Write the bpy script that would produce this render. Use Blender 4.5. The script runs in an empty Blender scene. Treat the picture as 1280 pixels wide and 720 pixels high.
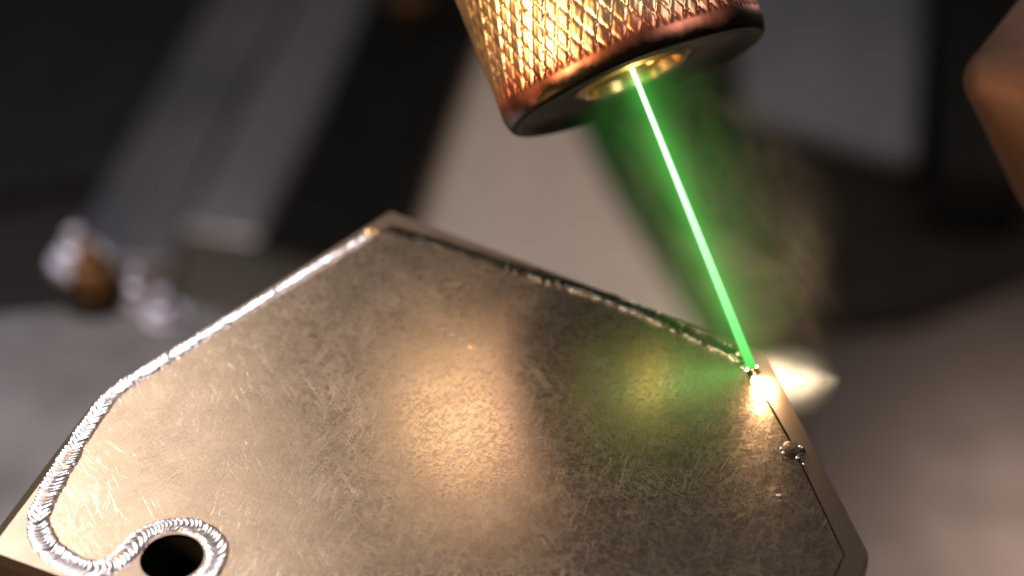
import bpy, bmesh, math, random
from mathutils import Vector, Matrix, Euler
random.seed(7)
MM = 0.001
sc = bpy.context.scene
col = sc.collection

# ------------------------------------------------------------------ camera
ZP = 230.0                      # top of the workpiece above the worktable (mm)
F_PX = 2200.0                   # focal length in pixels of a 1280 px wide picture
TILT = math.radians(38.5)
CAM = Vector((0, 0, ZP + 99.0))
FWD = Vector((0, math.cos(TILT), -math.sin(TILT)))
RGT = Vector((1, 0, 0))
UPV = Vector((0, math.sin(TILT), math.cos(TILT)))
cam_d = bpy.data.cameras.new('camera')
cam = bpy.data.objects.new('camera', cam_d); col.objects.link(cam)
cam.location = CAM * MM
cam.rotation_euler = (math.pi / 2 - TILT, 0, 0)
cam_d.sensor_width = 36; cam_d.lens = 36 * F_PX / 1280
cam_d.clip_start = 0.005; cam_d.clip_end = 20
cam_d.dof.use_dof = True
cam_d.dof.focus_distance = 0.1412
cam_d.dof.aperture_fstop = cam_d.lens / 4.2
sc.camera = cam

def ray(px, py): return FWD + RGT * ((px - 640) / F_PX) + UPV * ((360 - py) / F_PX)
def on_plane(px, py, z=ZP):     # the point of the level plane at height z seen at a pixel (mm)
    d = ray(px, py); return CAM + d * ((z - CAM.z) / d.z)
def at_depth(px, py, dist): return CAM + ray(px, py) * dist

# ------------------------------------------------------------------ world, exposure
w = bpy.data.worlds.new('World'); sc.world = w; w.use_nodes = True
bg = w.node_tree.nodes['Background']
bg.inputs[0].default_value = (0.92, 0.93, 1.0, 1); bg.inputs[1].default_value = 0.035
vs = sc.view_settings
vs.view_transform = 'Standard'; vs.look = 'None'; vs.exposure = 0; vs.gamma = 1; vs.use_curve_mapping = False
cy = sc.cycles
cy.use_denoising = True
try: cy.denoiser = 'OPENIMAGEDENOISE'
except Exception: pass
cy.max_bounces = 6; cy.volume_bounces = 1; cy.sample_clamp_indirect = 6; cy.caustics_reflective = False
cy.volume_step_rate = 1.0

# ------------------------------------------------------------------ added lamps, all out of view
def mirror_dir(px, py):
    d = ray(px, py).normalized(); return Vector((d.x, d.y, -d.z))
def area(name, loc, target, sx, sy, watts, color):
    l = bpy.data.lights.new(name, 'AREA'); l.shape = 'RECTANGLE'
    l.size = sx * MM; l.size_y = sy * MM; l.energy = watts; l.color = color
    o = bpy.data.objects.new(name, l); col.objects.link(o)
    o.location = loc * MM
    o.rotation_euler = (target - loc).to_track_quat('-Z', 'Y').to_euler()
    return o
def soft_disc(name, loc, target, size, watts, color):
    o = area(name, loc, target, size, size, watts, color); o.data.shape = 'DISK'; return o
soft_disc('added_warm_lamp', Vector((-166, 258, ZP + 163)), Vector((-4, 133, ZP + 23)), 44, 0.44, (1.0, 0.98, 0.92))  # added to brighten the nozzle's mirror image in the lid
P2 = on_plane(60, 640)
area('left_fill', P2 + mirror_dir(60, 640) * 300 + Vector((-62, 0, 10)), P2, 230, 170, 0.26, (1.0, 0.79, 0.63))  # large light added for the lid's left half to reflect
area('added_cool_lamp', Vector((-330, 330, ZP + 400)), Vector((-30, 130, ZP)), 80, 80, 0.9, (0.84, 0.88, 1.0))
area('added_front_lamp', Vector((330, -40, ZP + 360)), Vector((150, 230, 0)), 200, 200, 0.9, (1.0, 0.86, 0.82))
P3 = on_plane(1330, 820, 0)
area('table_fill', P3 + mirror_dir(1330, 820) * 280, P3, 130, 110, 0.10, (1.0, 0.80, 0.70))  # added below plate height to grade the table's brightness
soft_disc('added_amber_lamp', Vector((-120, 30, ZP + 62)), Vector((15, 165, ZP + 32)), 60, 0.46, (1.0, 0.60, 0.30))  # added to light the front of the nozzle

# ------------------------------------------------------------------ materials
def mat(name):
    m = bpy.data.materials.new(name); m.use_nodes = True
    nt = m.node_tree; nt.nodes.clear()
    out = nt.nodes.new('ShaderNodeOutputMaterial')
    return m, nt, out
def nd(nt, kind, **kw):
    n = nt.nodes.new(kind)
    for k, v in kw.items():
        if k.startswith('i_'): n.inputs[k[2:].replace('_', ' ')].default_value = v
        else: setattr(n, k, v)
    return n
def math_n(nt, op, a, b=None, clamp=False):
    n = nt.nodes.new('ShaderNodeMath'); n.operation = op; n.use_clamp = clamp
    for i, v in enumerate((a, b)):
        if v is None: continue
        if isinstance(v, (int, float)): n.inputs[i].default_value = v
        else: nt.links.new(v, n.inputs[i])
    return n.outputs[0]
def ramp(nt, src, a, b, va=0.0, vb=1.0):
    n = nt.nodes.new('ShaderNodeMapRange'); n.clamp = True
    nt.links.new(src, n.inputs['Value'])
    n.inputs['From Min'].default_value = a; n.inputs['From Max'].default_value = b
    n.inputs['To Min'].default_value = va; n.inputs['To Max'].default_value = vb
    return n.outputs[0]
def mix_col(nt, fac, c1, c2):
    n = nt.nodes.new('ShaderNodeMix'); n.data_type = 'RGBA'
    if isinstance(fac, (int, float)): n.inputs[0].default_value = fac
    else: nt.links.new(fac, n.inputs[0])
    for i, c in ((6, c1), (7, c2)):
        if isinstance(c, tuple): n.inputs[i].default_value = (*c, 1)
        else: nt.links.new(c, n.inputs[i])
    return n.outputs[2]
def noise(nt, vec, scale, detail=3, rough=0.55, dist=0.0):
    n = nt.nodes.new('ShaderNodeTexNoise'); nt.links.new(vec, n.inputs['Vector'])
    n.inputs['Scale'].default_value = scale; n.inputs['Detail'].default_value = detail
    n.inputs['Roughness'].default_value = rough; n.inputs['Distortion'].default_value = dist
    return n.outputs['Fac']
def coords(nt, rot=(0, 0, 0), scale=(1, 1, 1), loc=(0, 0, 0)):
    t = nt.nodes.new('ShaderNodeTexCoord'); m = nt.nodes.new('ShaderNodeMapping')
    nt.links.new(t.outputs['Object'], m.inputs['Vector'])
    m.inputs['Rotation'].default_value = rot; m.inputs['Scale'].default_value = scale; m.inputs['Location'].default_value = loc
    return m.outputs[0]
def bump(nt, height, strength, dist):
    b = nt.nodes.new('ShaderNodeBump'); nt.links.new(height, b.inputs['Height'])
    b.inputs['Strength'].default_value = strength; b.inputs['Distance'].default_value = dist
    return b
def metal(name, base, rough, base2=None, rough2=None, scale=400.0, bump_s=0.0, bump_d=5e-5, bump_scale=2500.0, metallic=1.0, spec=0.5):
    m, nt, out = mat(name)
    p = nd(nt, 'ShaderNodeBsdfPrincipled'); p.inputs['Metallic'].default_value = metallic; p.inputs['Specular IOR Level'].default_value = spec
    v = coords(nt)
    f = noise(nt, v, scale, 4)
    f2 = ramp(nt, f, 0.35, 0.65)
    nt.links.new(mix_col(nt, f2, base, base2 or tuple(c * 0.75 for c in base)), p.inputs['Base Color'])
    nt.links.new(ramp(nt, f, 0.35, 0.65, rough, rough2 if rough2 is not None else rough * 1.25), p.inputs['Roughness'])
    if bump_s:
        b = bump(nt, noise(nt, v, bump_scale, 3), bump_s, bump_d); nt.links.new(b.outputs[0], p.inputs['Normal'])
    nt.links.new(p.outputs[0], out.inputs['Surface'])
    return m
def emission(name, color, strength):
    m, nt, out = mat(name)
    e = nd(nt, 'ShaderNodeEmission'); e.inputs[0].default_value = (*color, 1); e.inputs[1].default_value = strength
    nt.links.new(e.outputs[0], out.inputs['Surface']); return m

def scratched_plate(name, base, base2, rough, amount=1.0):
    """ground sheet metal: mottled, with hair-fine scratches running in several directions"""
    m, nt, out = mat(name)
    p = nd(nt, 'ShaderNodeBsdfPrincipled'); p.inputs['Metallic'].default_value = 1.0
    v = coords(nt)
    blot = noise(nt, v, 230, 4, 0.6)
    grain = noise(nt, v, 2600, 4, 0.7)
    acc = None
    for k, (ang, sx, sy, lo) in enumerate(((20, 260, 9500, .60), (-35, 420, 12000, .61), (62, 300, 10500, .60), (95, 380, 12500, .605), (-62, 260, 10000, .59), (-75, 420, 12500, .60), (-12, 330, 14000, .61), (45, 500, 11000, .61), (-66, 900, 3600, .55), (-58, 1200, 4200, .56))):
        warp = nd(nt, 'ShaderNodeVectorMath', operation='ADD')
        mp = nt.nodes.new('ShaderNodeMapping'); nt.links.new(coords(nt, (0, 0, math.radians(ang))), mp.inputs['Vector'])
        mp.inputs['Scale'].default_value = (sx, sy, sx); mp.inputs['Location'].default_value = (k * 3.1, k * 1.7, 0); vv = mp.outputs[0]
        # a slow bend so that no scratch is ruler-straight
        nn = nt.nodes.new('ShaderNodeTexNoise'); nt.links.new(v, nn.inputs['Vector']); nn.inputs['Scale'].default_value = 90
        sub = nd(nt, 'ShaderNodeVectorMath', operation='SCALE'); nt.links.new(nn.outputs['Color'], sub.inputs[0]); sub.inputs['Scale'].default_value = 6.0
        nt.links.new(vv, warp.inputs[0]); nt.links.new(sub.outputs[0], warp.inputs[1])
        n = noise(nt, warp.outputs[0], 1.0, 1.0, 0.4)
        line = ramp(nt, n, lo + 0.045, lo + 0.115)
        msk = ramp(nt, noise(nt, coords(nt, loc=(k * .37, k * .11, 0)), 120, 3), 0.42, 0.60)
        line = math_n(nt, 'MULTIPLY', math_n(nt, 'MULTIPLY', line, msk), 1.0 if sy > 5000 else 0.35)
        acc = line if acc is None else math_n(nt, 'MAXIMUM', acc, line)
    c = mix_col(nt, ramp(nt, blot, 0.32, 0.68), base, base2)
    dark = tuple(x * 0.62 for x in base2)
    c = mix_col(nt, ramp(nt, grain, 0.50, 0.74, 0.0, 0.20), c, dark)
    nt.links.new(c, p.inputs['Base Color'])
    r = ramp(nt, grain, 0.3, 0.7, rough * 0.82, rough * 1.25)
    r = math_n(nt, 'ADD', r, math_n(nt, 'MULTIPLY', acc, 0.09))
    nt.links.new(r, p.inputs['Roughness'])
    wavy = noise(nt, v, 380, 3, 0.6)
    h = math_n(nt, 'ADD', math_n(nt, 'MULTIPLY', grain, 0.07), math_n(nt, 'MULTIPLY', acc, -0.19 * amount))
    h = math_n(nt, 'ADD', h, math_n(nt, 'MULTIPLY', wavy, 0.20))
    b = bump(nt, h, 0.34, 6e-5)
    nt.links.new(b.outputs[0], p.inputs['Normal'])
    nt.links.new(p.outputs[0], out.inputs['Surface'])
    return m

M = {}
M['lid'] = scratched_plate('ground_steel', (0.57, 0.47, 0.375), (0.47, 0.38, 0.30), 0.25)
M['housing'] = metal('milled_steel', (0.42, 0.335, 0.27), 0.34, (0.34, 0.265, 0.21), 0.36, 300, 0.25, 2e-5)
M['hole'] = metal('dark_bore', (0.004, 0.004, 0.0035), 0.8, scale=300, metallic=0.0, spec=0.05)
M['bead'] = metal('weld_metal', (0.80, 0.77, 0.84), 0.27, (0.60, 0.55, 0.57), 0.38, 900, 0.35, 3e-5, 5000)
M['bead_dark'] = metal('dark_reflection_weld', (0.055, 0.048, 0.036), 0.22, (0.035, 0.03, 0.022), 0.3, 900, 0.3, 3e-5, 5000)  # dark surroundings mirrored in the bead, put into its colour
M['glint'] = metal('bright_ripple_glint', (0.90, 0.88, 0.86), 0.14, (0.8, 0.78, 0.75), 0.22, 900)  # glints of the ripple edges, put in as bright metal
M['tack'] = metal('burnt_weld_metal', (0.035, 0.027, 0.022), 0.38, (0.10, 0.08, 0.065), 0.5, 1500, 0.5, 6e-5, 3500)
M['copper'] = metal('knurled_copper', (0.95, 0.71, 0.41), 0.32, (0.86, 0.56, 0.30), 0.44, 260, 0.3, 4e-5, 1500)
M['copper_smooth'] = metal('turned_copper', (0.86, 0.42, 0.26), 0.28, (0.70, 0.32, 0.18), 0.38, 220)
M['nozzle_dark'] = metal('sooty_face', (0.022, 0.022, 0.019), 0.32, (0.05, 0.045, 0.04), 0.5, 300)
M['brass'] = metal('polished_brass', (0.95, 0.74, 0.36), 0.18, (0.8, 0.55, 0.25), 0.32, 300)

# ------------------------------------------------------------------ mesh helpers
def tag(o, label=None, cat=None, kind=None, group=None):
    if label: o['label'] = label
    if cat: o['category'] = cat
    if kind: o['kind'] = kind
    if group: o['group'] = group
    return o
def empty(name, loc_mm, rot=None):
    o = bpy.data.objects.new(name, None); col.objects.link(o)
    o.location = Vector(loc_mm) * MM; o.empty_display_size = 0.005
    if rot is not None: o.rotation_euler = rot
    return o
def link_bm(name, bm, material, parent=None, smooth=False, origin=None, auto=None):
    """bm is in mm; origin (mm, world) becomes the object's own origin; a parented mesh is in its parent's frame"""
    off = Vector(origin) if origin is not None else Vector((0, 0, 0))
    for v in bm.verts: v.co = (v.co - off) * MM
    me = bpy.data.meshes.new(name); bm.to_mesh(me); bm.free()
    me.materials.append(material)
    for p in me.polygons: p.use_smooth = smooth
    if smooth and auto is not None:
        try: me.set_sharp_from_angle(angle=math.radians(auto))
        except Exception: pass
    o = bpy.data.objects.new(name, me); col.objects.link(o)
    if parent is not None: o.parent = parent
    elif origin is not None: o.location = off * MM
    return o
def local(o_root_mm, pts): r = Vector(o_root_mm); return [p - r for p in pts]
def lathe(profile, n=64, disp=None):
    """profile: list of (radius, z)"""
    bm = bmesh.new(); rings = []
    for (r, z) in profile:
        if r < 1e-6: rings.append([bm.verts.new((0, 0, z))]); continue
        ring = []
        for k in range(n):
            th = 2 * math.pi * k / n
            rr = r + (disp(th, z, r) if disp else 0)
            ring.append(bm.verts.new((rr * math.cos(th), rr * math.sin(th), z)))
        rings.append(ring)
    for a, b in zip(rings[:-1], rings[1:]):
        for k in range(n):
            k2 = (k + 1) % n
            if len(a) == 1 and len(b) == 1: continue
            if len(a) == 1: bm.faces.new((a[0], b[k], b[k2]))
            elif len(b) == 1: bm.faces.new((a[k], b[0], a[k2]))
            else: bm.faces.new((a[k], b[k], b[k2], a[k2]))
    bmesh.ops.recalc_face_normals(bm, faces=bm.faces)
    return bm
def prism(poly, z0, z1, bevel=0.0, seg=3):
    """poly: (x, y) mm, extruded from z0 to z1, with softened edges"""
    bm = bmesh.new()
    lo = [bm.verts.new((x, y, z0)) for x, y in poly]; hi = [bm.verts.new((x, y, z1)) for x, y in poly]
    n = len(poly)
    bm.faces.new(hi); bm.faces.new(lo[::-1])
    for i in range(n): bm.faces.new((lo[i], lo[(i + 1) % n], hi[(i + 1) % n], hi[i]))
    bmesh.ops.recalc_face_normals(bm, faces=bm.faces)
    if bevel: bmesh.ops.bevel(bm, geom=list(bm.edges), offset=bevel, segments=seg, affect='EDGES', profile=0.5)
    return bm
def catmull(pts, step):
    out = []
    P = [2 * pts[0] - pts[1]] + list(pts) + [2 * pts[-1] - pts[-2]]
    for i in range(1, len(P) - 2):
        p0, p1, p2, p3 = P[i - 1], P[i], P[i + 1], P[i + 2]
        n = max(2, int((p2 - p1).length / step))
        t0 = 0.0; t1 = t0 + (p1 - p0).length ** .5; t2 = t1 + (p2 - p1).length ** .5; t3 = t2 + (p3 - p2).length ** .5
        for k in range(n):
            t = t1 + (t2 - t1) * k / n
            A1 = p0 * ((t1 - t) / (t1 - t0)) + p1 * ((t - t0) / (t1 - t0))
            A2 = p1 * ((t2 - t) / (t2 - t1)) + p2 * ((t - t1) / (t2 - t1))
            A3 = p2 * ((t3 - t) / (t3 - t2)) + p3 * ((t - t2) / (t3 - t2))
            B1 = A1 * ((t2 - t) / (t2 - t0)) + A2 * ((t - t0) / (t2 - t0))
            B2 = A2 * ((t3 - t) / (t3 - t1)) + A3 * ((t - t1) / (t3 - t1))
            out.append(B1 * ((t2 - t) / (t2 - t1)) + B2 * ((t - t1) / (t2 - t1)))
    out.append(pts[-1].copy()); return out
def resample(path, step):
    out = [path[0].copy()]; acc = 0.0
    for a, b in zip(path[:-1], path[1:]):
        L = (b - a).length
        if L < 1e-9: continue
        pos = step - acc
        while pos <= L:
            out.append(a.lerp(b, pos / L)); pos += step
        acc = L - (pos - step)
    return out
def offset_loop(loop, d):
    """closed loop of 2-D-ish vectors moved sideways by d (positive: to the left of travel)"""
    n = len(loop); out = []
    for i in range(n):
        t = (loop[(i + 1) % n] - loop[i - 1]); t.z = 0; t.normalize()
        out.append(loop[i] + Vector((-t.y, t.x, 0)) * d)
    return out
def fill_with_holes(loops, z):
    bm = bmesh.new(); rings = []
    for lp in loops:
        vs_ = [bm.verts.new((p.x, p.y, z)) for p in lp]
        for i in range(len(vs_)): bm.edges.new((vs_[i], vs_[(i + 1) % len(vs_)]))
        rings.append(vs_)
    bmesh.ops.triangle_fill(bm, use_beauty=True, use_dissolve=False, edges=list(bm.edges), normal=(0, 0, 1))
    return bm, rings
def wall_down(bm, ring, z, inset=0.0):
    n = len(ring)
    low = [bm.verts.new((v.co.x, v.co.y, z)) for v in ring]
    for i in range(n): bm.faces.new((ring[i], ring[(i + 1) % n], low[(i + 1) % n], low[i]))
    return low

# ------------------------------------------------------------------ the setting: worktable
M['table'] = metal('worktable_metal', (0.37, 0.315, 0.285), 0.34, (0.28, 0.235, 0.21), 0.42, 35, 0.2, 1e-4, 400, metallic=1.0)
bm = prism([(-700, -300), (700, -300), (700, 1100), (-700, 1100)], -30, 0, 2)
tag(link_bm('worktable', bm, M['table'], origin=(0, 300, 0)), kind='structure')

def slab(name, pix, z0, z1, m, label, cat, bevel=2.0, group=None):
    pts = [on_plane(x, y, z1) for x, y in pix]
    c = sum(pts, Vector()) / len(pts)
    o = link_bm(name, prism([(p.x, p.y) for p in pts], z0, z1, bevel), m, origin=(c.x, c.y, z0), smooth=True, auto=35)
    return tag(o, label, cat, group=group)
M['steel_bar'] = metal('brushed_bar', (0.50, 0.465, 0.47), 0.42, (0.40, 0.37, 0.375), 0.5, 60, metallic=0.8)
M['black'] = metal('black_oxide', (0.007, 0.007, 0.0065), 0.55, (0.011, 0.010, 0.009), 0.6, 100, metallic=0.0, spec=0.08)
M['dark'] = metal('darkened_table', (0.030, 0.030, 0.033), 0.6, (0.022, 0.022, 0.025), 0.7, 80, metallic=0.0, spec=0.08)
M['olive'] = metal('dark_olive', (0.10, 0.09, 0.07), 0.6, (0.07, 0.063, 0.05), 0.7, 60, metallic=0.3)
M['beige'] = metal('pale_block', (0.68, 0.565, 0.48), 0.5, (0.60, 0.50, 0.425), 0.6, 60, metallic=0.2)
M['brown'] = metal('dark_brown', (0.018, 0.015, 0.0125), 0.6, (0.012, 0.010, 0.008), 0.7, 60, metallic=0.0, spec=0.08)
M['slate'] = metal('slate_panel', (0.15, 0.152, 0.168), 0.6, (0.12, 0.122, 0.135), 0.7, 40, metallic=0.0, spec=0.08)
slab('added_table_sheet', [(-160, -160), (330, -160), (290, 120), (150, 215), (-160, 260)], 0.004, 6, M['dark'], 'added dark grey blurred sheet over the darkened table in the far upper left corner', 'sheet')  # sheet added over the table, its dimness put into the colour
slab('steel_bar', [(415, -90), (520, -90), (352, 240), (325, 300), (225, 285), (262, 205)], 0.004, 20, M['steel_bar'], 'blurred grey steel bar slanting beside the black clamp arm', 'bar')
M['blue_steel'] = metal('blued_bar', (0.22, 0.225, 0.275), 0.5, (0.38, 0.34, 0.345), 0.55, 16, metallic=0.8)
slab('blued_bar', [(310, -90), (412, -90), (255, 208), (215, 330), (70, 330), (150, 195)], 0.004, 14, M['blue_steel'], 'bluish grey blurred bar left of the grey steel bar', 'bar')
slab('recess_shade_block', [(232, 290), (330, 312), (420, 330), (330, 420), (210, 370)], 0.004, 45, M['olive'], 'added dark olive block for the shaded recess between the grey bar and the plate edge', 'block', 3)  # dark block added where a shaded recess lies
slab('toggle_clamp', [(500, -110), (640, -110), (520, 235), (480, 330), (300, 330), (352, 240)], 0.004, 34, M['black'], 'black clamp arm slanting behind the top corner of the welded plate', 'clamp', 4)
slab('fixture_block', [(642, -60), (684, 60), (760, 220), (890, 430), (440, 420), (520, 235)], 0.004, 22, M['beige'], 'pale beige fixture block behind the green beam and smoke', 'block', 4)
slab('slate_panel', [(900, -140), (1170, -140), (1150, 190), (930, 130)], 3, 14, M['slate'], 'dark slate grey panel between the knurled nozzle and the copper tip', 'panel', 4)
slab('black_post', [(1168, -160), (1330, -160), (1290, 210), (1176, 200)], 0.004, 30, M['black'], 'black upright behind the copper tip at the right edge', 'post', 4)
slab('shadow_sheet', [(695, 60), (1400, 160), (1400, 300), (1150, 400), (905, 430)], 0.004, 2, M['brown'], 'dark brown sheet for the shadow on the table right of the weld', 'shadow', 4)  # dark sheet laid where the table lies in shadow

kp = on_plane(512, 28, 34)
kn = empty('bronze_knob', (kp.x, kp.y, 34)); tag(kn, 'dull bronze knob on the black clamp arm left of the nozzle', 'knob')
M['dull_bronze'] = metal('dull_bronze', (0.16, 0.095, 0.05), 0.55, (0.10, 0.06, 0.035), 0.65, 100)
link_bm('stem', lathe([(0, 0.02), (3.2, 0.02), (3.2, 6), (0, 6)], 32), M['dull_bronze'], kn, smooth=True, auto=40)
link_bm('grip', lathe([(0, 6.02), (7.5, 6.02), (8.2, 7), (8.2, 12), (7.2, 13.4), (0, 13.8)], 40, lambda th, z, r: -0.25 * (0.5 + 0.5 * math.cos(th * 20)) if r > 7 else 0), M['dull_bronze'], kn, smooth=True, auto=40)

# ------------------------------------------------------------------ the workpiece
G = lambda pts, z=ZP: [on_plane(x, y, z) for x, y in pts]
outer = G([(115, 489), (480, 259), (955, 437), (1087, 692), (1046, 800), (960, 905), (330, 815), (-33, 683)])
ZB = ZP - 9.0
wp_loc = on_plane(560, 560, ZP); wp_loc.z = ZB
work = empty('welded_housing', wp_loc)
tag(work, 'flat angular steel housing with scratched lid and welded seam under the green beam', 'housing')
hole_c = on_plane(215, 697)
HR = 2.42
def arc(c, r, a0, a1, n): return [c + Vector((r * math.cos(math.radians(a0 + (a1 - a0) * k / n)), r * math.sin(math.radians(a0 + (a1 - a0) * k / n)), 0)) for k in range(n + 1)]
left_seam = G([(468, 290), (462, 294), (400, 331), (300, 393), (200, 454), (145, 490), (118, 522), (84, 575), (58, 622), (48, 652), (60, 683), (88, 704), (122, 712), (148, 702), (163, 686)])
ring_arc = arc(hole_c, 3.42, 150, -70, 16)
seam_tail = G([(300, 790), (420, 806)])
right_seam = G([(1002, 860), (1040, 730), (1055, 692), (1022, 622), (987, 549), (962, 505), (952, 487)])
top_seam = G([(944, 470), (934, 455), (915, 442), (872, 421), (767, 376), (640, 335), (560, 309), (484, 286)])
seam_path_a = catmull(left_seam + ring_arc[1:], 0.35)          # top corner, down the left side and round the bolt hole
seam_path_b = catmull(top_seam, 0.35)                            # weld pool back to the top corner
lid_loop = seam_path_a + seam_tail + right_seam + seam_path_b
lid_loop = [p for i, p in enumerate(lid_loop) if (p - lid_loop[i - 1]).length > 0.02]
area2 = sum(lid_loop[i - 1].x * lid_loop[i].y - lid_loop[i].x * lid_loop[i - 1].y for i in range(len(lid_loop)))
sgn = 1 if area2 > 0 else -1
GAP = 0.075
out_loop = offset_loop(lid_loop, -sgn * GAP); in_loop = offset_loop(lid_loop, sgn * GAP); in2_loop = offset_loop(lid_loop, sgn * (GAP + 0.09))
hole_ring = arc(hole_c, HR, 0, 360 - 7.5, 47)
# housing: rim, recess for the lid, bolt hole, chamfered outside edge
def inset_poly(poly, ds):
    n = len(poly); ar = sum(poly[i - 1].x * poly[i].y - poly[i].x * poly[i - 1].y for i in range(n)); s = 1 if ar > 0 else -1; out = []
    for i in range(n):                  # ds[i]: width of the bevel on the side from corner i to corner i + 1
        e1 = (poly[i] - poly[i - 1]).normalized(); e2 = (poly[(i + 1) % n] - poly[i]).normalized()
        n1 = Vector((-e1.y, e1.x, 0)) * s; n2 = Vector((-e2.y, e2.x, 0)) * s
        d1, d2 = ds[i - 1], ds[i]; c_ = n1.dot(n2); k_ = max(0.05, 1 - c_ * c_)
        out.append(poly[i] + n1 * ((d1 - d2 * c_) / k_) + n2 * ((d2 - d1 * c_) / k_))
    return out
rim_in = inset_poly(outer, [0.95, 0.22, 0.10, 0.10, 0.16, 0.16, 0.16, 1.4])
bm, rings = fill_with_holes([rim_in, out_loop, hole_ring], ZP)
ch = [bm.verts.new((p.x, p.y, ZP - 1.2)) for p in outer]
n = len(ch)
for i in range(n): bm.faces.new((rings[0][i], rings[0][(i + 1) % n], ch[(i + 1) % n], ch[i]))
low = wall_down(bm, ch, ZB); bm.faces.new(low)
lo2 = wall_down(bm, rings[1], ZP - 1.6)
bmesh.ops.recalc_face_normals(bm, faces=bm.faces)
link_bm('rim', bm, M['housing'], work, origin=wp_loc)
# bolt hole lining and floor
bm = bmesh.new()
top = [bm.verts.new((hole_c.x + (p.x - hole_c.x) * 1.001, hole_c.y + (p.y - hole_c.y) * 1.001, ZP - 0.35)) for p in hole_ring]
lw = wall_down(bm, top, ZP - 8.5); bm.faces.new(lw)
link_bm('bolt_hole', bm, M['hole'], work, smooth=True, auto=40, origin=wp_loc)
# lid
bm, rings = fill_with_holes([in2_loop], ZP + 0.0)
mid = [bm.verts.new((p.x, p.y, ZP - 0.07)) for p in in_loop]
n = len(mid)
for i in range(n): bm.faces.new((rings[0][i], rings[0][(i + 1) % n], mid[(i + 1) % n], mid[i]))
wall_down(bm, mid, ZP - 1.5)
bmesh.ops.recalc_face_normals(bm, faces=bm.faces)
link_bm('lid', bm, M['lid'], work, origin=wp_loc)
M['gap'] = M['hole']

# weld bead: overlapping ripples swept along the seam
def bead_mesh(path, half_w, height, pitch, sunk, seedv, nu=17, per=9):
    """flat rippled weld: uneven crescent scales, each lapping over the one before"""
    rnd = random.Random(seedv)
    pts = resample(path, pitch / per)
    L = len(pts); bm = bmesh.new(); rows = []
    jit = {}
    w1, w2, w3 = (rnd.uniform(0, 6) for _ in range(3))
    for i, p in enumerate(pts):
        a = pts[max(0, i - 6)]; b = pts[min(L - 1, i + 6)]
        t = (b - a); t.z = 0; t.normalize(); nrm = Vector((-t.y, t.x, 0))
        f = i / max(1, L - 1); sl = i / per
        slow = 0.06 * math.sin(sl * 0.31 + w1) + 0.05 * math.sin(sl * 0.83 + w2)
        w0 = half_w(f) * (1 + slow); row = []
        for k in range(nu):
            u = -1 + 2 * k / (nu - 1)
            ph = sl + 0.9 * math.sin(sl * 0.23 + w3) + 0.5 * math.sin(sl * 0.61 + w2) + 1.9 * abs(u) ** 1.7
            c = math.floor(ph); fr = ph - c
            if c not in jit: jit[c] = (rnd.uniform(-1, 1), rnd.uniform(-.035, .035), rnd.uniform(.5, 1.5), rnd.uniform(-.25, .25))
            jw, jo, jh, js = jit[c]
            ww = w0 * (1 + 0.06 * jw)
            dome = max(0.0, 1 - u * u)
            prof = height(f) * min(1.0, dome * 1.6) ** 0.7
            prof -= sunk(f) * math.exp(-(u / 0.45) ** 2)
            rip = (1 - fr) ** 0.9 * (1 if fr > 0.14 else fr / 0.14)
            z = ZP - 0.05 + prof + 0.19 * pitch / 0.46 * jh * (1 + js * u) * rip * (0.30 + 0.70 * dome ** 0.5) * (1 if abs(u) < .99 else 0)
            q = p + nrm * (u * ww + jo * w0)
            row.append(bm.verts.new((q.x, q.y, z)))
        rows.append(row)
    for r0, r1 in zip(rows[:-1], rows[1:]):
        for k in range(nu - 1): bm.faces.new((r0[k], r0[k + 1], r1[k + 1], r1[k]))
    bmesh.ops.recalc_face_normals(bm, faces=bm.faces)
    if sum(f_.normal.z for f_ in bm.faces) < 0: bmesh.ops.reverse_faces(bm, faces=bm.faces)
    return bm
def lerp_tab(tab):
    def f(x):
        for (x0, y0), (x1, y1) in zip(tab[:-1], tab[1:]):
            if x <= x1: return y0 + (y1 - y0) * (x - x0) / (x1 - x0)
        return tab[-1][1]
    return f
o = link_bm('weld_bead', bead_mesh(seam_path_a, lerp_tab([(0, .48), (.06, .62), (.45, .80), (.6, 1.02), (.75, 1.02), (.85, .84), (1, .94)]),
        lerp_tab([(0, .10), (.4, .13), (.6, .16), (1, .14)]), 0.40, lerp_tab([(0, .02), (.3, .05), (.5, .07), (.75, .03), (.85, .05), (1, .09)]), 3),
        M['bead'], work, smooth=True, origin=wp_loc)
tag(o, 'bright silver rippled bead down the left edge and round the hole')
o = link_bm('weld_bead', bead_mesh(seam_path_b, lerp_tab([(0, .66), (.12, .70), (1, .72)]),
        lerp_tab([(0, .16), (.3, .15), (1, .14)]), 0.46, lerp_tab([(0, .08), (.2, .09), (1, .09)]), 5),
        M['bead_dark'], work, smooth=True, origin=wp_loc)
tag(o, 'darker narrow bead along the upper right edge')

# bright dots along both flanks of the dark bead: ripple glints made as shapes
def glint_dots(path, side, half, lo, hi, gap, size, seedv):
    rnd = random.Random(seedv); pts = resample(path, gap); bm = bmesh.new(); L = len(pts)
    for i in range(1, L - 1):
        f = i / (L - 1)
        if not lo <= f <= hi or rnd.random() < 0.10 + 0.5 * (f - lo) / (hi - lo): continue
        t = pts[i + 1] - pts[i - 1]; t.z = 0; t.normalize(); nrm = Vector((-t.y, t.x, 0)) * side
        c = pts[i] + nrm * (half * rnd.uniform(.85, 1.1)); r = size * rnd.uniform(.7, 1.25) * (1.25 - 0.6 * f)
        g = bmesh.ops.create_icosphere(bm, subdivisions=2, radius=1)['verts']
        sx_, sy_ = rnd.uniform(.8, 1.3), rnd.uniform(.8, 1.2)
        for v in g: v.co = c + Vector((v.co.x * r * sx_, v.co.y * r * sy_, v.co.z * r * .7 + 0.10))
    return bm
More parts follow.
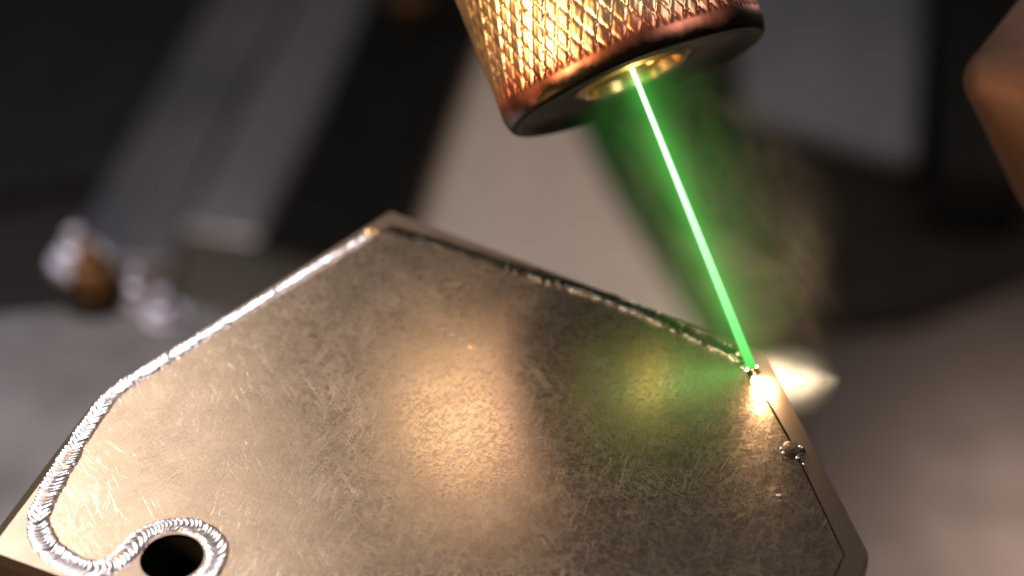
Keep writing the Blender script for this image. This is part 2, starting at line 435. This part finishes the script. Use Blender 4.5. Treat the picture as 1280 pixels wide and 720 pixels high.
for side, half, hi, gap, size, sd in ((1, .56, .62, .46, .13, 21), (-1, .60, .40, .52, .10, 22), (1, .40, .11, .36, .19, 23), (-1, .42, .09, .36, .19, 24)):
    o = link_bm('ripple_glint', glint_dots(seam_path_b, side, half, 0.02, hi, gap, size * 1.25, sd), M['glint'], work, smooth=True, origin=wp_loc)
    o['kind'] = 'stuff'

# molten pool, start blob and tack weld
def blob(c, rx, ry, rz, seedv, rough=0.18, sub=3):
    rnd = random.Random(seedv); bm = bmesh.new()
    bmesh.ops.create_icosphere(bm, subdivisions=sub, radius=1)
    ph = [(rnd.uniform(2, 5), rnd.uniform(2, 5), rnd.uniform(2, 5), rnd.uniform(0, 6)) for _ in range(4)]
    for v in bm.verts:
        d = sum(math.sin(a * v.co.x + b * v.co.y + c_ * v.co.z + e) for a, b, c_, e in ph) / 4
        v.co *= 1 + rough * d
        v.co = Vector((v.co.x * rx, v.co.y * ry, v.co.z * rz)) + c
    return bm
W = on_plane(944, 474)
M['pool'] = emission('molten_metal', (1.0, 0.70, 0.38), 16)
link_bm('weld_pool', blob(W + Vector((0.10, -0.25, 0.06)), 0.46, 0.50, 0.24, 4), M['pool'], work, smooth=True, origin=wp_loc)
link_bm('start_blob', blob(on_plane(465, 290), 0.75, 0.45, 0.28, 8), M['brass'], work, smooth=True, origin=wp_loc)
T = on_plane(990, 563)
tk = link_bm('tack_weld', blob(T, 0.95, 0.95, 0.13, 12, 0.34), M['tack'], work, smooth=True, origin=wp_loc)
for k, (dx, dy, r) in enumerate(((.75, .35, .22), (-.85, .25, .16), (-.75, -.3, .18), (.35, -.85, .2), (-.15, .75, .15), (.75, -1.6, .13))):
    link_bm('spatter', blob(T + Vector((dx, dy, 0.04)), r * .95, r * .75, r * .35, 30 + k, 0.2, 2), M['bead'], tk, smooth=True, origin=wp_loc)

gp = G([(553, 411), (566, 418), (578, 424), (592, 434)])
for k, (p, r) in enumerate(zip(gp, (.10, .14, .12, .22))):
    link_bm('gouge', blob(p + Vector((0, 0, 0.0)), r * 2.2, r * .8, r * .35, 60 + k, 0.3, 2), M['bead'] if k < 3 else M['copper'], work, smooth=True, origin=wp_loc)

wl = bpy.data.lights.new('weld_flash', 'POINT'); wl.energy = 0.010; wl.color = (1.0, 0.62, 0.33); wl.shadow_soft_size = 0.0006
wlo = bpy.data.objects.new('weld_flash', wl); col.objects.link(wlo); wlo.location = (W + Vector((0.85, -0.15, 0.75))) * MM

# pedestal that carries the housing
c = on_plane(560, 560, ZP)
bm = prism([(c.x - 22, c.y - 12), (c.x + 22, c.y - 12), (c.x + 22, c.y + 10), (c.x - 22, c.y + 10)], 0.004, ZB - 0.01, 1.0)
tag(link_bm('pedestal', bm, M['black'], origin=(c.x, c.y, 0)), kind='structure')

# ------------------------------------------------------------------ laser head
wd = (W - CAM).dot(FWD)
N = at_depth(798, 106, wd + 3.2)
Wb = on_plane(940, 462) + Vector((0, 0, 0.1))
axis = (N - Wb).normalized()              # from the weld up into the nozzle
k_mm = (wd + 3.2) / F_PX
R = 174 * k_mm
q = axis.to_track_quat('Z', 'Y')
head = empty('laser_nozzle', N, q.to_euler())
tag(head, 'knurled copper laser nozzle with dark open end above the plate', 'nozzle')
NT = 58
def knurl(th, z, r):
    if z < 1.7: return 0.0
    e = min(1, (z - 1.7) / 0.5)
    u = NT * th / (2 * math.pi); s = z / 2.7
    a = abs(2 * ((u + s) % 1) - 1); b = abs(2 * ((u - s) % 1) - 1)
    h = min(1.0, min(a, b) * 4.0)
    h -= 0.22 * (0.5 + 0.5 * math.sin(math.floor(u + s) * 12.9 + math.floor(u - s) * 78.2)) * (1 if h > 0.6 else 0)     # uneven, worn tips
    return -0.20 * e * (1 - h)
prof = [(R * .94, 0.0), (R * .955, 0.05), (R * .968, 0.15), (R * .98, 0.4), (R * .99, 0.8), (R, 1.3), (R, 1.6)]
zz = 1.7
while zz < 34: prof.append((R, zz)); zz += 0.17
prof += [(R, 34), (R * .985, 35.2), (R * .9, 35.6), (0, 35.6)]
def shaded_copper():  # dark and red front band: shade put into the copper's colour
    m = M['copper'].copy(); m.name = 'front_shaded_copper'; nt = m.node_tree
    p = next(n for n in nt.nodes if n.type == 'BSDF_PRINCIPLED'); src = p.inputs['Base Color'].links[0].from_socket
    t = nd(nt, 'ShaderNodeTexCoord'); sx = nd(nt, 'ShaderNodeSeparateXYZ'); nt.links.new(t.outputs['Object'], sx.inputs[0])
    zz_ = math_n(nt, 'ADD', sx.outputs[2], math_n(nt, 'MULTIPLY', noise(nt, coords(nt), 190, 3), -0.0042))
    shade_band = ramp(nt, zz_, -0.0013, 0.0006, 1.0, 0.0)
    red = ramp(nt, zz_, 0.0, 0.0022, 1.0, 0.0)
    nt.links.new(mix_col(nt, shade_band, mix_col(nt, red, src, (0.70, 0.25, 0.15)), (0.018, 0.016, 0.013)), p.inputs['Base Color'])
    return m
M['copper_front'] = shaded_copper()
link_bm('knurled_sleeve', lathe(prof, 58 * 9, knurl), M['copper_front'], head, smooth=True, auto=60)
link_bm('end_ring', lathe([(R * .94, 0.0), (R * .90, 0.12), (R * .87, 0.5), (R * .80, 0.9), (R * .50, 1.0), (R * .46, 0.9), (R * .44, 1.0)], 96), M['nozzle_dark'], head, smooth=True, auto=40)
link_bm('inner_cone', lathe([(R * .44, 1.0), (R * .40, 0.7), (R * .36, 0.85), (R * .345, 1.7), (R * .25, 2.0), (R * .235, 1.75), (R * .20, 3.0), (R * .12, 4.5), (R * .12, 9), (0, 9)], 96), M['brass'], head, smooth=True, auto=40)
# beam: leaves the bore thin and widens on its way to the pool
M['beam'], nt, out = mat('laser_light')
e = nd(nt, 'ShaderNodeEmission')
t = nd(nt, 'ShaderNodeTexCoord'); sx = nd(nt, 'ShaderNodeSeparateXYZ'); nt.links.new(t.outputs['Object'], sx.inputs[0])
LB = (N - Wb).length
f = ramp(nt, sx.outputs[2], 0.0, LB * MM)
nt.links.new(mix_col(nt, f, (0.09, 0.80, 0.12), (0.72, 1.0, 0.74)), e.inputs[0])
nt.links.new(ramp(nt, f, 0.0, 1.0, 1.05, 3.0), e.inputs[1])
nt.links.new(e.outputs[0], out.inputs['Surface'])
bm = lathe([(0, 0.02), (0.40, 0.02), (0.30, LB * .45), (0.19, LB * .85), (0.15, LB + 3.5), (0, LB + 3.5)], 20)
beam = link_bm('laser_beam', bm, M['beam'], None, smooth=True)
beam.location = Wb * MM; beam.rotation_euler = q.to_euler()
tag(beam, 'bright green laser beam from the nozzle to the glowing weld', 'laser beam')

# ------------------------------------------------------------------ second copper tip at the right edge
tip_p = at_depth(1210, 96, wd + 6)
tip_dir = (RGT * math.cos(math.radians(3)) - UPV * math.sin(math.radians(3)) + FWD * 0.25).normalized()
tip = empty('copper_tip', tip_p, tip_dir.to_track_quat('Z', 'Y').to_euler())
tag(tip, 'blunt reddish copper tip with fine grooves cut off by the right edge', 'nozzle')
def flute(th, z, r): return -0.05 * (0.5 + 0.5 * math.cos(th * 72)) * max(0, min(1, (r - 1.5) / 4))
pr = [(0, 0), (0.8, 0.10), (1.6, 0.42), (2.3, 0.98), (2.85, 1.55)]
for k in range(1, 14): pr.append((2.85 + k * 0.80, 1.55 + k * 0.70))
pr += [(13.6, 11.4), (13.9, 12.6), (13.9, 40), (13.2, 41), (0, 41)]
M['copper_tip'] = metal('brown_copper', (0.10, 0.062, 0.050), 0.66, (0.078, 0.047, 0.037), 0.74, 200)
link_bm('cone', lathe(pr, 720, flute), M['copper_tip'], tip, smooth=True, auto=60)

# ------------------------------------------------------------------ clamp with screws, lower left
ZC = 150.0
M['clamp_steel'] = metal('clamp_steel', (0.21, 0.205, 0.225), 0.5, (0.11, 0.106, 0.115), 0.66, 45, metallic=0.6)
slab('clamp_block', [(-160, 402), (70, 380), (240, 372), (330, 400), (260, 700), (-160, 900)], 0.004, ZC, M['clamp_steel'], 'light grey blurred clamp block left of the welded plate', 'block', 2.0)
M['chrome'] = metal('bright_screw', (0.52, 0.51, 0.62), 0.55, (0.40, 0.39, 0.47), 0.6, 300)
M['bronze'] = metal('bronze_screw', (0.26, 0.145, 0.07), 0.6, (0.15, 0.085, 0.045), 0.7, 300)
def hexagon(r): return [(r * math.cos(math.pi / 3 * k), r * math.sin(math.pi / 3 * k)) for k in range(6)]
def screw(px, py, r, head_m, wash_m, label, h=6.0):
    p = on_plane(px, py, ZC)
    s = empty('hex_screw', (p.x, p.y, ZC), Euler((0, 0, random.uniform(0, 1))))
    tag(s, label, 'screw', group='screws on the clamp block')
    link_bm('washer', lathe([(0, 0.02), (r * 1.55, 0.02), (r * 1.6, 0.3), (r * 1.5, 1.1), (0, 1.1)], 40), wash_m, s, smooth=True, auto=40)
    link_bm('hex_head', prism(hexagon(r), 1.12, h, 0.4, 2), head_m, s, smooth=True, auto=35)
    link_bm('threaded_end', lathe([(0, h + .01), (r * .5, h + .01), (r * .5, h + 2.4), (r * .42, h + 2.9), (0, h + 2.9)], 24), head_m, s, smooth=True, auto=40)
    return s
screw(122, 372, 3.6, M['bronze'], M['black'], 'bronze hex screw with black washer on the clamp block', 7)
screw(176, 378, 2.0, M['chrome'], M['chrome'], 'small bright screw right beside the bronze screw', 4)
screw(208, 400, 2.4, M['chrome'], M['chrome'], 'bright screw nearest the welded plate edge', 3)
screw(100, 330, 3.2, M['chrome'], M['chrome'], 'bright screw behind the bronze screw', 4)

# ------------------------------------------------------------------ smoke, beam glow and weld glare
def ellipsoid(name, c, rx, ry, rz, m, rot=None):
    bm = bmesh.new(); bmesh.ops.create_icosphere(bm, subdivisions=3, radius=1)
    for v in bm.verts: v.co = Vector((v.co.x * rx, v.co.y * ry, v.co.z * rz))
    o = link_bm(name, bm, m); o.location = c * MM
    if rot is not None: o.rotation_euler = rot
    return o
M['smoke'], nt, out = mat('weld_smoke')
pv = nd(nt, 'ShaderNodeVolumePrincipled')
pv.inputs['Color'].default_value = (0.80, 0.84, 0.78, 1); pv.inputs['Anisotropy'].default_value = 0.1
SR = (12.5, 12.5, 18.0)
sm_c = (N + Wb) / 2 + RGT * 2.2 + UPV * 1.0
off = q.inverted() @ ((N + Wb) / 2 - sm_c)                  # the beam's own line, seen from the cloud's frame
g = coords(nt, scale=tuple(1000 / s for s in SR))
warpn = nt.nodes.new('ShaderNodeTexNoise'); nt.links.new(coords(nt), warpn.inputs['Vector']); warpn.inputs['Scale'].default_value = 130; warpn.inputs['Detail'].default_value = 2
wsub = nd(nt, 'ShaderNodeVectorMath', operation='SUBTRACT'); nt.links.new(warpn.outputs['Color'], wsub.inputs[0]); wsub.inputs[1].default_value = (.5, .5, .5)
wsc = nd(nt, 'ShaderNodeVectorMath', operation='SCALE'); nt.links.new(wsub.outputs[0], wsc.inputs[0]); wsc.inputs['Scale'].default_value = 1.1
wad = nd(nt, 'ShaderNodeVectorMath', operation='ADD'); nt.links.new(g, wad.inputs[0]); nt.links.new(wsc.outputs[0], wad.inputs[1])
ln = nd(nt, 'ShaderNodeVectorMath', operation='LENGTH'); nt.links.new(wad.outputs[0], ln.inputs[0])
ln0 = nd(nt, 'ShaderNodeVectorMath', operation='LENGTH'); nt.links.new(g, ln0.inputs[0])
edge = ramp(nt, ln0.outputs['Value'], 0.6, 0.98, 1.0, 0.0)
fall = math_n(nt, 'MULTIPLY', math_n(nt, 'POWER', ramp(nt, ln.outputs['Value'], 0.1, 0.95, 1.0, 0.0), 1.4), edge)
wisp = ramp(nt, noise(nt, coords(nt, scale=(1, 1, .5)), 190, 4, 0.58, 1.2), 0.44, 0.72)
sz = nd(nt, 'ShaderNodeSeparateXYZ'); nt.links.new(g, sz.inputs[0])
along = ramp(nt, sz.outputs[2], -0.80, -0.35, 0.06, 1.0)
bx = coords(nt, scale=(1000, 1000, 0), loc=(-off.x, -off.y, 0))
br = nd(nt, 'ShaderNodeVectorMath', operation='LENGTH'); nt.links.new(bx, br.inputs[0])
near = math_n(nt, 'MULTIPLY', math_n(nt, 'POWER', ramp(nt, br.outputs['Value'], 0.0, 6.0, 1.0, 0.0), 1.8), math_n(nt, 'MULTIPLY', edge, along))
dens = math_n(nt, 'ADD', math_n(nt, 'MULTIPLY', math_n(nt, 'MULTIPLY', fall, wisp), 45.0), math_n(nt, 'MULTIPLY', near, 12.0))
nt.links.new(dens, pv.inputs['Density'])
nt.links.new(pv.outputs[0], out.inputs['Volume'])
sm = ellipsoid('smoke', sm_c, *SR, M['smoke'], q.to_euler())
tag(sm, 'thin grey green smoke drifting up beside the laser beam', 'smoke', kind='stuff')

# light of the beam in the fumes: a luminous column, brightest along the beam and streaked by the drifting smoke
M['glow'], nt, out = mat('beam_light_in_fumes')
pv = nd(nt, 'ShaderNodeVolumePrincipled'); pv.inputs['Density'].default_value = 0.0
pv.inputs['Emission Color'].default_value = (0.07, 1.0, 0.085, 1)
GR = 9.5
t = nd(nt, 'ShaderNodeTexCoord')
xy = nd(nt, 'ShaderNodeVectorMath', operation='MULTIPLY'); nt.links.new(t.outputs['Object'], xy.inputs[0]); xy.inputs[1].default_value = (1000, 1000, 0)
rr = nd(nt, 'ShaderNodeVectorMath', operation='LENGTH'); nt.links.new(xy.outputs[0], rr.inputs[0])
rad = rr.outputs['Value']
inner = math_n(nt, 'POWER', 2.718, math_n(nt, 'DIVIDE', rad, -0.72))
outer_g = math_n(nt, 'POWER', 2.718, math_n(nt, 'DIVIDE', rad, -3.3))
wisp = ramp(nt, noise(nt, coords(nt, scale=(1, 1, .5)), 210, 4, 0.58, 1.2), 0.42, 0.70, 0.05, 1.0)
sz = nd(nt, 'ShaderNodeSeparateXYZ'); nt.links.new(t.outputs['Object'], sz.inputs[0])
ends = math_n(nt, 'MULTIPLY', ramp(nt, sz.outputs[2], 0.0, 0.006, 0.25, 1.0), ramp(nt, rad, 5.0, GR - 0.3, 1.0, 0.0))
st = math_n(nt, 'ADD', math_n(nt, 'MULTIPLY', inner, 215.0), math_n(nt, 'MULTIPLY', math_n(nt, 'MULTIPLY', outer_g, wisp), 36.0))
nt.links.new(math_n(nt, 'MULTIPLY', st, ends), pv.inputs['Emission Strength'])
nt.links.new(pv.outputs[0], out.inputs['Volume'])
gl = link_bm('beam_glow', lathe([(0, 0.3), (2.5, 0.3), (6.0, 3.0), (GR, 9.0), (GR, LB - .6), (4.2, LB - .5), (4.2, LB + 0.7), (0, LB + 0.7)], 40), M['glow'], beam)
tag(gl, 'soft green glow of the beam in the smoke')

M['glare'], nt, out = mat('glare_light')  # light reflected behind the weld, added as a glowing volume
pv = nd(nt, 'ShaderNodeVolumePrincipled')
pv.inputs['Density'].default_value = 0.0
pv.inputs['Emission Color'].default_value = (1.0, 0.78, 0.48, 1)
PR = (4.8, 3.4, 4.0)
g = coords(nt, scale=tuple(1000 / s for s in PR))
wn = nt.nodes.new('ShaderNodeTexNoise'); nt.links.new(coords(nt), wn.inputs['Vector']); wn.inputs['Scale'].default_value = 330; wn.inputs['Detail'].default_value = 3
ws = nd(nt, 'ShaderNodeVectorMath', operation='SUBTRACT'); nt.links.new(wn.outputs['Color'], ws.inputs[0]); ws.inputs[1].default_value = (.5, .5, .5)
wm = nd(nt, 'ShaderNodeVectorMath', operation='SCALE'); nt.links.new(ws.outputs[0], wm.inputs[0]); wm.inputs['Scale'].default_value = 0.45
wa = nd(nt, 'ShaderNodeVectorMath', operation='ADD'); nt.links.new(g, wa.inputs[0]); nt.links.new(wm.outputs[0], wa.inputs[1])
# the glare narrows away from the pool: cross distance grows with x
sp = nd(nt, 'ShaderNodeSeparateXYZ'); nt.links.new(wa.outputs[0], sp.inputs[0])
wid = ramp(nt, sp.outputs[0], -0.5, 0.9, 0.95, 0.30)
cross = math_n(nt, 'SQRT', math_n(nt, 'ADD', math_n(nt, 'POWER', sp.outputs[1], 2.0), math_n(nt, 'POWER', sp.outputs[2], 2.0)))
core = math_n(nt, 'SUBTRACT', 1.0, math_n(nt, 'DIVIDE', cross, wid), True)
l0 = nd(nt, 'ShaderNodeVectorMath', operation='LENGTH'); nt.links.new(g, l0.inputs[0])
edge = ramp(nt, l0.outputs['Value'], 0.45, 0.97, 1.0, 0.0)
st = math_n(nt, 'MULTIPLY', math_n(nt, 'MULTIPLY', math_n(nt, 'POWER', core, 2.0), edge), 1150.0)
st = math_n(nt, 'ADD', st, math_n(nt, 'MULTIPLY', math_n(nt, 'POWER', edge, 1.5), 95.0))
nt.links.new(st, pv.inputs['Emission Strength'])
nt.links.new(pv.outputs[0], out.inputs['Volume'])
pl = ellipsoid('weld_glare', at_depth(984, 476, wd + 2.5), *PR, M['glare'])
tag(pl, 'added white yellow glare at the weld by the plate edge', 'glare', kind='stuff')
